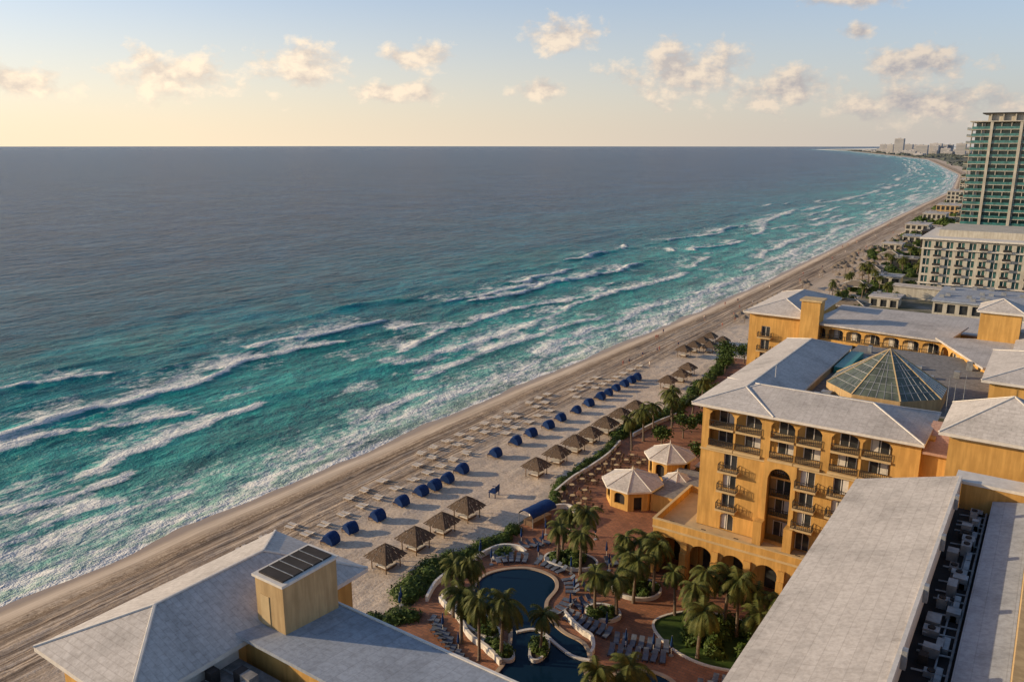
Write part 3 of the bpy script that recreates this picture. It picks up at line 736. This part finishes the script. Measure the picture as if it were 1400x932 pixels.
hb.hexa('pink_roof',M['roofpink'],[(-9.9,98.6,25.2),(-6.9,98.6,25.2),(-6.9,106,26.9),(-9.9,106,26.9),(-9.9,98.6,25.45),(-6.9,98.6,25.45),(-6.9,106,27.15),(-9.9,106,27.15)])
hb.finish()
tw=MB('hotel_stair_tower')
tw.box('wall',S,-7.0,3.5,93.8,104.2,2,29.8);tw.hip(M['roof'],-8.0,4.5,92.8,105.2,30.1,3.4)
tw.fbox('cornice',M['trim'],(-7,93.8,0),-.05,10.5,.003,.12,29.3,29.7)
tw.finish()
rb=MB('hotel_rear_wing')
rb.box('wall',S,-5.2,10,121,139,2,29.2);rb.hip(M['roof'],-6.2,11,120.2,139.8,29.5,2.6)
rb.box('wall',S,-9.8,-3.6,160,166.5,2,31.6);rb.hip(M['roof'],-10.4,-3.0,159.4,167.1,31.9,1.8)
rb.box('wall',S,-3,14,141,176,2,27);rb.hip(M['roof'],-4,15,140,177,27.3,2.5)
rb.finish()
# ---------------------------------------------------------------- north wing
nb=MB('north_hotel_wing');S=M['stucco']
nb.box('wall',S,-51.0,-39.6,161.81,186,0,26.4);frn=(-51.0,161.4,0)
NF=[10.5,13.3,16.1,18.9,21.7]
for z0 in [4.9,7.7]+NF:
    z1=z0+2.8
    nb.panel('wall',S,frn,0,11.4,z0,z1,-.4,0,[(2.6,4.4,z0+.05,z0+2.2,0)])
    door(nb,frn,3.5,1.8,z0+.05,2.1);balcony(nb,frn,3.5,2.8,z0)
nb.fbox('wall',S,frn,0,11.4,-.4,0,24.5,26.4);nb.fbox('wall',S,frn,0,11.4,-.4,0,0,4.9)
nb.hip(M['roof'],-52.0,-38.6,160.2,187,26.8,2.2)
nb.box('lift_tower',S,-40.2,-36.6,158.9,162.4,20,30.4);nb.box('lift_tower_cap',M['trim'],-40.5,-36.3,158.6,162.7,30.403,30.75)
def loggia(mb,fr,L,zs,dz,bay,depth=2,ar=.5,wall=None):
    wall=wall or S
    n=int(L/bay);off=(L-n*bay)/2
    for z in zs:
        mb.panel('wall',wall,fr,0,L,z,z+dz,-.3,0,[(off+i*bay+.3,off+(i+1)*bay-.3,z+.15,z+dz-.35,ar) for i in range(n)])
        mb.fbox('loggia_back',M['stucco2'],fr,0.01,L-.01,-depth-.2,-depth,z,z+dz)
        mb.fbox('loggia_floor',M['trim'],fr,.01,L-.01,-depth,-.31,z-.05,z+.1)
        mb.rail(fr,off+.3,L-off-.3,.06,z+.15,.95,step=.4)
        for i in range(n): door(mb,fr,off+(i+.5)*bay,1.8,z+.15,2.1,-depth+.08)
f1_=(-38.6,160.6,-.12);loggia(nb,f1_,23.8,[12.2,14.9,17.6,20.3,23.0],2.7,3.4)
nb.fbox('wall',S,f1_,0,23.8,-14,-2.21,0,25.7);nb.fbox('roof',M['roofx'],f1_,-.5,24.8,-15,.9,25.9,26.25)
f2_=(-15.0,157.6,-1.12);loggia(nb,f2_,20,[12.2,14.9,17.6,20.3,23.0],2.7,4.0,2,.9)
nb.fbox('wall',S,f2_,0,20,-12,-2.21,0,25.7);nb.fbox('roof',M['roofx'],f2_,-.4,20,-13,1.0,26.26,26.6)
nb.box('back_wall',S,-39,-10,175,192,0,24);nb.box('roof',M['roofx'],-39.5,-9.5,174.5,192.5,24.0,24.3)
nb.finish()
# ---------------------------------------------------------------- right foreground wing
rw=MB('long_hotel_wing')
rw.hexa('roof',M['roofx'],[(-13.9,18,26.75),(-4.9,18,29.25),(-4.9,82.2,29.25),(-13.9,82.2,26.75),(-13.9,18,27),(-4.9,18,29.5),(-4.9,82.2,29.5),(-13.9,82.2,27)])
rw.box('wall',M['stucco'],-12.9,-5.2,18,81.2,2,26.6)
rw.box('parapet',M['whitewall'],-4.88,-4.62,18,82.2,27.6,29.62)
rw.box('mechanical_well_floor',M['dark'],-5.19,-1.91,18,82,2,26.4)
rw.hexa('second_roof',M['roofgrey'],[(-1.9,18,27.5),(1.1,18,28.1),(1.1,82,28.1),(-1.9,82,27.5),(-1.9,18,27.75),(1.1,18,28.35),(1.1,82,28.35),(-1.9,82,27.75)])
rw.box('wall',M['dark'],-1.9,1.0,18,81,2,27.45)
rw.box('upper_wall',M['stucco2'],1.12,8,18,86,2,30.8)
rw.box('end_wall',M['stucco'],-4.6,1.1,82.3,84.6,2,28.8);rw.box('end_cap',M['whitewall'],-5.2,1.11,82.21,85.0,28.81,29.1)
random.seed(4)
y=24
while y<80:
    w=random.uniform(.4,1.1);d=random.uniform(.5,1.5);h=random.uniform(.3,1.0);x=random.uniform(-4.4,-3.1)
    m=random.choice([M['metal'],M['flat'],M['metal'],M['dark'],M['metal']])
    rw.box('rooftop_unit',m,x,x+w,y,y+d,26.41,26.4+h)
    if random.random()<.6: tube(rw,'fan_housing',M['dark'],(x+w/2,y+d/2,26.4+h),(x+w/2,y+d/2,26.5+h),.25,.25,10)
    if random.random()<.6: tube(rw,'pipe',M['metal'],(-4.3,y,26.7),(-2.1,y+.4,26.7),.07,.07,5)
    if random.random()<.5: rw.box('duct',M['metal'],-2.9,-2.5,y,y+d*1.5,26.41,26.9)
    y+=d+random.uniform(.1,.8)
tube(rw,'pipe',M['metal'],(-2.2,18,26.8),(-2.2,81,26.8),.09,.09,6);tube(rw,'pipe',M['metal'],(-3.0,18,26.6),(-3.0,81,26.6),.07,.07,6)
for y in range(22,80,9): rw.box('roof_stub',M['metal'],-4.61,-4.3,y,y+.5,28.6,29.9)
rw.finish()
# ---------------------------------------------------------------- left foreground building
lb=MB('beachfront_hotel_wing')
lb.hip(M['roof'],-53.7,-42.4,20.8,41.2,27,2.3)
lb.box('wall',M['stucco'],-52.6,-43.2,22,40.1,2,26.6)
lb.box('wall',M['stucco'],-43.19,-14.5,29.9,35.2,2,26.35)
lb.hexa('wing_roof',M['roofgrey'],[(-43.6,29.2,27.1),(-13.9,29.2,27.1),(-13.9,36.4,26.5),(-43.6,36.4,26.5),(-43.6,29.2,27.35),(-13.9,29.2,27.35),(-13.9,36.4,26.75),(-43.6,36.4,26.75)])
lb.box('roof_edge',M['whitewall'],-43.7,-13.9,36.41,36.6,26.4,26.85)
lb.box('stair_penthouse',M['stucco2'],-43.3,-40.4,31.2,36.1,26,30.8)
lb.box('stair_penthouse_cap',M['whitewall'],-43.45,-40.25,31.05,36.25,30.803,31.0)
lb.box('solar_panels',M['dark'],-43.1,-40.6,31.4,35.9,31.003,31.12)
for i in range(1,5): lb.box('panel_frame',M['metal'],-43.15,-40.55,31.4+i*.9-.03,31.4+i*.9+.03,31.02,31.15)
lb.fbox('penthouse_door',M['trim'],(-43.3,31.2,0),.5,1.4,.003,.05,27.3,29.6)
lb.box('mechanical_floor',M['flat'],-43.18,-30,21,29.1,2,25.6);lb.box('parapet',M['whitewall'],-43.1,-42.9,21,29.1,25.61,26.9)
for _ in range(26):
    x=random.uniform(-42.6,-33);y=random.uniform(22,28);w,d,h=random.uniform(.5,1.2),random.uniform(.5,1.2),random.uniform(.4,1.1)
    lb.box('rooftop_unit',random.choice([M['metal'],M['dark'],M['flat']]),x,x+w,y,y+d,25.61,25.6+h)
for i in range(5): tube(lb,'pipe',M['metal'],(-42.5,22+i*1.4,25.8),(-33,22.3+i*1.4,25.8),.06,.06,5)
lb.finish()
# ---------------------------------------------------------------- podium hotel and tower
pb=MB('cream_midrise_hotel');Cm=M['cream'];fp=(-44.5,350,0)
pb.box('wall',Cm,-44.5,25,351.5,395,0,24.4);pb.box('roof_slab',M['whitewall'],-45.5,26,349,396,24.41,25.1)
pb.box('parapet',M['cream'],-40,20,358,390,25.11,27.6)
for k in range(7):
    z=.6+k*3.38
    n=18;bw=69.5/n
    pb.panel('wall',Cm,fp,0,69.5,z,z+3.38,-.4,0,[(i*bw+.8,i*bw+bw-.8,z+.3,z+2.8,.0) for i in range(n)])
    for i in range(n):
        pb.fbox('window_glass',M['gglass'],fp,i*bw+.7,i*bw+bw-.7,-.9,-.6,z+.2,z+3)
        pb.fbox('window_frame',M['whitewall'],fp,i*bw+bw/2-.1,i*bw+bw/2+.1,-.58,-.5,z+.3,z+2.8)
        if i%2: pb.fbox('balcony_slab',M['whitewall'],fp,i*bw+.5,i*bw+bw-.5,.003,1.3,z+.1,z+.3);pb.fbox('balcony_rail',M['rail'],fp,i*bw+.5,i*bw+bw-.5,1.2,1.28,z+.3,z+1.2)
    if k in (1,5): pb.fbox('cornice',M['whitewall'],fp,-.3,69.5,.003,.7,z+3.1,z+3.37)
pb.box('base',Cm,-52,25,342,348.6,0,6);pb.box('base_roof',M['roofx'],-52.5,25,341.5,348.7,6.01,6.4)
pb.finish()
tb_=MB('highrise_hotel_tower');ft=(-42,451,0);FH=3.2
M['tealglass']=glass_mat('teal_balcony_glass',(.06,.21,.20),.2)
tb_.box('core',Cm,-40.5,22,453.5,480,0,70.5);tb_.fbox('glass_wall',M['tealglass'],ft,1.6,62,-2.3,-2.0,0,70)
for k in range(22):
    z=k*FH
    tb_.fbox('floor_slab',Cm,ft,0,62,-2.5,1.4,z,z+.3)
    tb_.fbox('balcony_rail',M['tealglass'],ft,.1,61.9,1.3,1.36,z+.31,z+1.5)
    tb_.box('side_slab',Cm,-44.2,-40.51,453.6,478,z,z+.3)
    tb_.box('side_rail',M['tealglass'],-44.2,-44.1,453.6,478,z+.302,z+1.3)
    for i in range(16):
        tb_.fbox('partition',Cm,ft,i*4+.0,i*4+.3,-2.0,1.25,z+.302,z+FH-.002)
    for i in (1,5,9): tb_.fbox('solid_bay',Cm,ft,i*4+.31,i*4+1.5,-1.9,.4,z+.302,z+FH-.002)
for u in (7.6,19.6,31.6): tb_.fbox('pier',Cm,ft,u,u+1.2,1.41,2.0,0,70.8)
tb_.fbox('crown_slab',Cm,ft,-1,62,-28,2.2,70.81,71.3);tb_.fbox('crown_wall',Cm,ft,6,62,-20,-3,71.31,74.6)
tb_.fbox('crown_roof',M['rail'],ft,3.5,62,-22,-1,74.61,75.1)
for i in range(10): tb_.fbox('crown_column',Cm,ft,7+i*5,7.5+i*5,-2.95,-1.5,71.31,74.6)
tb_.finish()
# ---------------------------------------------------------------- mid-distance beach club etc.
random.seed(21)
for (x,y,w,d,h,m,rf) in [(-62,262,14,10,5,'stucco2','flat'),(-48,232,30,14,7,'stucco2','roofgrey'),(-66,300,12,8,4,'wood','thatchg'),(-56,318,10,10,5,'cream','roofx'),(-72,345,10,7,4,'wood','thatchg'),(-66,372,12,9,5,'cream','roofgrey'),
   (-76,398,9,8,4,'wood','thatchg'),(-68,430,12,10,6,'dark','flat'),(-62,480,9,26,15,'dark','dark'),(-78,455,10,8,4,'wood','thatchg'),(-84,500,10,10,5,'cream','roofx'),(-80,540,14,12,6,'cream','roofgrey'),(-88,600,14,20,8,'cream','roofx'),
   (-30,275,34,30,13,'cream','roofgrey'),(-40,215,26,10,6,'stucco2','roofx'),(-90,690,16,22,9,'cream','roofx'),(-92,780,18,30,10,'stucco2','roofx'),(-98,900,22,40,16,'cream','roofx'),(-104,1060,30,50,22,'cream','roofx')]:
    b=MB('beach_club_pavilion' if m=='wood' else 'lowrise_beach_building')
    if m=='wood':
        for i in range(4):
            for j in range(3): tube(b,'post',M['wood'],(x+.5+(w-1)*i/3,y+.5+(d-1)*j/2,1.4),(x+.5+(w-1)*i/3,y+.5+(d-1)*j/2,h),.12,.12)
        b.hip(M[rf],x-.6,x+w+.6,y-.6,y+d+.6,h,2.0,.2)
    else:
        b.box('core',M[m],x+.4,x+w-.4,y+.5,y+d,1.2,h)
        n=max(2,int(w/3.2));bw=w/n;nf=max(1,int((h-1)/3.2));fh=(h-1.2)/nf
        for k in range(nf):
            b.panel('wall',M[m],(x,y,0),0,w,1.2+k*fh,1.2+(k+1)*fh,-.35,0,[(i*bw+.6,(i+1)*bw-.6,1.2+k*fh+.5,1.2+k*fh+fh-.6,0) for i in range(n)])
        b.box('window_glass',M['glass'],x+.5,x+w-.5,y+.38,y+.46,1.4,h-.3)
        b.box('roof',M[rf],x-.4,x+w+.4,y-.5,y+d+.3,h+.003,h+.45)
        for _ in range(int(w*d/40)):
            a=x+random.random()*(w-2);c=y+random.random()*(d-2);b.box('rooftop_unit',M['metal'],a,a+1.4,c,c+1.2,h+.46,h+1.4)
    b.finish()
mb=MB('small_thatched_umbrella')
tube(mb,'pole',M['wood'],(0,0,-.3),(0,0,2.3),.08,.07);tube(mb,'thatch',M['thatchg'],(0,0,1.95),(0,0,2.5),1.7,1.0,10);tube(mb,'thatch',M['thatchg'],(0,0,2.5),(0,0,3.1),1.05,.06,10)
tu=Proto(mb,'small_thatched_umbrella')
for _ in range(95):
    y=random.uniform(330,560);c=float(coast(y));x=random.uniform(-90,-68)+c;tu.put((x,y,1.6),0,random.uniform(.85,1.3))
for i in range(9):
    for j in range(2): tu.put((-88+j*3.5,262+i*6,1.6),0,.9)
bl=[]
for _ in range(120):
    y=random.uniform(225,620);x=random.uniform(-74,-46) if y<450 else random.uniform(-88,-60);r=random.uniform(1.2,3.2);bl.append((x,y,1.5,r,r,random.uniform(1.2,3.5)))
leaf_mass('distant_vegetation',bl,16,.6,M['leaf'])
bl=[]
for _ in range(120):
    y=random.uniform(620,1500);x=float(coast(y))-85+random.uniform(0,40);r=random.uniform(3,7);bl.append((x,y,1.5,r,r,random.uniform(2,5)))
leaf_mass('distant_vegetation',bl,6,1.5,M['leaf'])
for _ in range(26):
    y=random.uniform(225,520);palm(random.uniform(-72,-50),y,random.uniform(5,8),1.5)
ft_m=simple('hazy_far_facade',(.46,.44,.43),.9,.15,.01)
b=MB('distant_city');random.seed(31)
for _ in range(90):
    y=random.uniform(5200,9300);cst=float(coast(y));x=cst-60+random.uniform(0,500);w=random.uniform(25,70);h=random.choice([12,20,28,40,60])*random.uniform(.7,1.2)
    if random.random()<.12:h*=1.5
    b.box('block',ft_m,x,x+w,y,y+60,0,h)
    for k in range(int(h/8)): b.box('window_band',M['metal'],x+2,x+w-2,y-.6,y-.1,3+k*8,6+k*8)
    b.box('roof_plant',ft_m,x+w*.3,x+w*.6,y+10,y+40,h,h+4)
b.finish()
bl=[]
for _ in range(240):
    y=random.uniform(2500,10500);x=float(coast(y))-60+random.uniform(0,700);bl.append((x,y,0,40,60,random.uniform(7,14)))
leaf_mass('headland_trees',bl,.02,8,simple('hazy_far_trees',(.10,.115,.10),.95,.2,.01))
# ---------------------------------------------------------------- people (small on the beach)
def person(name,top,stride):
    J={'pelvis':(0,0,.95),'waist':(0,0,1.1),'chest':(0,0,1.35),'neck':(0,0,1.5),'head':(0,.01,1.62),'crown':(0,.01,1.74),
       'ls':(.18,0,1.43),'le':(.24,.05*stride,1.15),'lh':(.24,.14*stride,.9),'rs':(-.18,0,1.43),'re':(-.24,-.05*stride,1.15),'rh':(-.24,-.08*stride,.9),
       'lhip':(.1,0,.9),'lk':(.11,-.16*stride,.5),'lf':(.11,-.34*stride,.08),'lt':(.11,-.2*stride,.03),'rhip':(-.1,0,.9),'rk':(-.11,.16*stride,.5),'rf':(-.11,.24*stride,.06),'rt':(-.11,.4*stride,.03)}
    E=[('pelvis','waist'),('waist','chest'),('chest','neck'),('neck','head'),('head','crown'),('chest','ls'),('ls','le'),('le','lh'),('chest','rs'),('rs','re'),('re','rh'),('pelvis','lhip'),('lhip','lk'),('lk','lf'),('lf','lt'),('pelvis','rhip'),('rhip','rk'),('rk','rf'),('rf','rt')]
    R={'pelvis':.13,'waist':.12,'chest':.14,'neck':.055,'head':.1,'crown':.07,'ls':.065,'rs':.065,'le':.045,'re':.045,'lh':.035,'rh':.035,'lhip':.1,'rhip':.1,'lk':.06,'rk':.06,'lf':.04,'rf':.04,'lt':.035,'rt':.035}
    ks=list(J);me=bpy.data.meshes.new(name);me.from_pydata([J[k] for k in ks],[(ks.index(a),ks.index(c)) for a,c in E],[])
    ob=bpy.data.objects.new(name,me);COL.objects.link(ob)
    ob.modifiers.new('s','SKIN')
    for i,k in enumerate(ks): me.skin_vertices[0].data[i].radius=(R[k],R[k])
    me.skin_vertices[0].data[0].use_root=True
    ob.modifiers.new('ss','SUBSURF').levels=1
    dg=bpy.context.evaluated_depsgraph_get();m2=bpy.data.meshes.new_from_object(ob.evaluated_get(dg))
    bpy.data.objects.remove(ob)
    m2.materials.clear();m2.materials.append(M['skin']);m2.materials.append(top)
    for p in m2.polygons:
        z=p.center.z;p.material_index=1 if (.72<z<1.42 and abs(p.center.x)<.2) else 0
    return m2
pm=[person('beach_walker',M['cloth'],1),person('beach_walker',M['navy'],.6),person('beach_walker',M['whitewall'],1)]
random.seed(14)
for _ in range(46):
    y=random.choice([random.uniform(240,420),random.uniform(330,700),random.uniform(180,300)]);x=float(coast(y))+random.uniform(-104,-88)
    o=bpy.data.objects.new('beach_walker',random.choice(pm));COL.objects.link(o);o.location=(x,y,1.25);o.rotation_euler=(0,0,random.choice([0,3.14])+random.uniform(-.4,.4))
# ---------------------------------------------------------------- world, sun, camera
EL=math.radians(16);AZ=math.radians(-117)   # azimuth from +Y, clockwise positive
w=bpy.data.worlds.new('World');sc.world=w;w.use_nodes=True;nt=w.node_tree
bg=nt.nodes['Background']
sky=nd(nt,'ShaderNodeTexSky',sky_type='NISHITA');sky.sun_disc=False;sky.sun_elevation=EL;sky.sun_rotation=AZ
sky.air_density=1.0;sky.dust_density=1.0;sky.ozone_density=1.5
tc=nd(nt,'ShaderNodeTexCoord');sep=nd(nt,'ShaderNodeSeparateXYZ');nt.links.new(tc.outputs['Generated'],sep.inputs[0])
az=math_(nt,'ARCTAN2',sep.outputs[0],sep.outputs[1]);el=math_(nt,'ARCSINE',sep.outputs[2])
azd=math_(nt,'MULTIPLY',az,57.2958);eld=math_(nt,'MULTIPLY',el,57.2958)
uv=nd(nt,'ShaderNodeCombineXYZ');nt.links.new(azd,uv.inputs[0]);nt.links.new(eld,uv.inputs[1])
# cloud banks: azimuth, elevation, half-width, half-height in degrees
CL=[(-31.0,7.2,3.8,1.7),(-22.6,4.7,6.0,2.7),(-56.6,4.3,5.2,2.1),(-48.6,5.0,4.2,2.2),(-40.9,5.8,3.4,1.2),(-32.5,3.7,2.4,.9),(-16.6,3.5,5.2,1.9),(-8.6,4.9,4.4,1.7),(-8.0,2.5,7.5,1.7),(-65.2,3.6,5.0,1.3),(-42.0,3.5,5.0,1.0),(-12.2,6.9,1.4,.8),(-12.5,9.0,5,1.0),(-80,5,6,2),(12,5,7,2.5),(40,7,9,3)]
acc=None
for (a,e,ra,re) in CL:
    q=nd(nt,'ShaderNodeVectorMath',operation='MULTIPLY_ADD');nt.links.new(uv.outputs[0],q.inputs[0])
    q.inputs[1].default_value=(1/ra,1/re,0);q.inputs[2].default_value=(-a/ra,-e/re,0)
    l=nd(nt,'ShaderNodeVectorMath',operation='LENGTH');nt.links.new(q.outputs[0],l.inputs[0])
    acc=l.outputs['Value'] if acc is None else math_(nt,'MINIMUM',acc,l.outputs['Value'])
acc=math_(nt,'SUBTRACT',1,math_(nt,'MINIMUM',acc,2))
def cn(du,dv,det):
    mp=nd(nt,'ShaderNodeMapping');mp.inputs['Scale'].default_value=(1,1.4,1);mp.inputs['Location'].default_value=(du+7.3,dv*1.4,0)
    nt.links.new(uv.outputs[0],mp.inputs[0]);return noise(nt,mp.outputs[0],.5,det,.6)
n0=cn(0,0,7);n1=cn(-.45,.65,4)
d0=math_(nt,'ADD',math_(nt,'MULTIPLY',acc,1.7),math_(nt,'MULTIPLY',math_(nt,'SUBTRACT',n0,.575),4.2))
dens=math_(nt,'MULTIPLY',math_(nt,'MULTIPLY',d0,1.15,clamp=True),.88)
lit=math_(nt,'ADD',.5,math_(nt,'MULTIPLY',math_(nt,'SUBTRACT',n0,n1),4.0),clamp=True)
sx,sy=math.sin(AZ),math.cos(AZ)
dt=nd(nt,'ShaderNodeVectorMath',operation='DOT_PRODUCT');dt.inputs[1].default_value=(sx,sy,0);nt.links.new(tc.outputs['Generated'],dt.inputs[0])
tow=math_(nt,'MULTIPLY',math_(nt,'ADD',dt.outputs['Value'],.5),1.0,clamp=True)
hz=math_(nt,'POWER',math_(nt,'SUBTRACT',1,math_(nt,'MULTIPLY',math_(nt,'ABSOLUTE',eld),.07),clamp=True),1.7)
low=math_(nt,'SUBTRACT',1,math_(nt,'MULTIPLY',math_(nt,'SUBTRACT',math_(nt,'ABSOLUTE',eld),12),.035),clamp=True)
SK=7.0
hazec=mixc(nt,tow,(.56*SK,.51*SK,.49*SK),(1.22*SK,.98*SK,.68*SK))
skb=mixc(nt,low,mixc(nt,1.0,sky.outputs[0],(.95,.98,1.08),'MULTIPLY'),mixc(nt,.35,mixc(nt,1.0,sky.outputs[0],(1.25,1.32,1.55),'MULTIPLY'),(.42*SK,.50*SK,.58*SK)))
skyc=mixc(nt,math_(nt,'MULTIPLY',hz,.82),skb,hazec)
cshade=mixc(nt,tow,(.37*SK,.365*SK,.41*SK),(.85*SK,.72*SK,.60*SK));clit=mixc(nt,tow,(.78*SK,.66*SK,.55*SK),(1.25*SK,1.02*SK,.76*SK))
fin=mixc(nt,dens,skyc,mixc(nt,lit,cshade,clit))
nt.links.new(fin,bg.inputs[0]);bg.inputs[1].default_value=.135
sd=bpy.data.lights.new('sun','SUN');sd.energy=5.0;sd.angle=math.radians(.5);sd.color=(1,.76,.47)
so=bpy.data.objects.new('sun',sd);COL.objects.link(so)
dirv=Vector((math.sin(AZ)*math.cos(EL),math.cos(AZ)*math.cos(EL),math.sin(EL)))
so.rotation_euler=dirv.to_track_quat('Z','Y').to_euler();so.location=(-100,-50,200)
cd=bpy.data.cameras.new('camera');cd.lens=28.0;cd.sensor_width=36;cd.clip_start=.5;cd.clip_end=120000
co=bpy.data.objects.new('camera',cd);COL.objects.link(co);co.location=(0,0,60)
co.rotation_euler=(math.radians(90-13.78),0,math.radians(34.5));sc.camera=co
sc.view_settings.view_transform='Standard';sc.view_settings.look='None';sc.view_settings.exposure=0
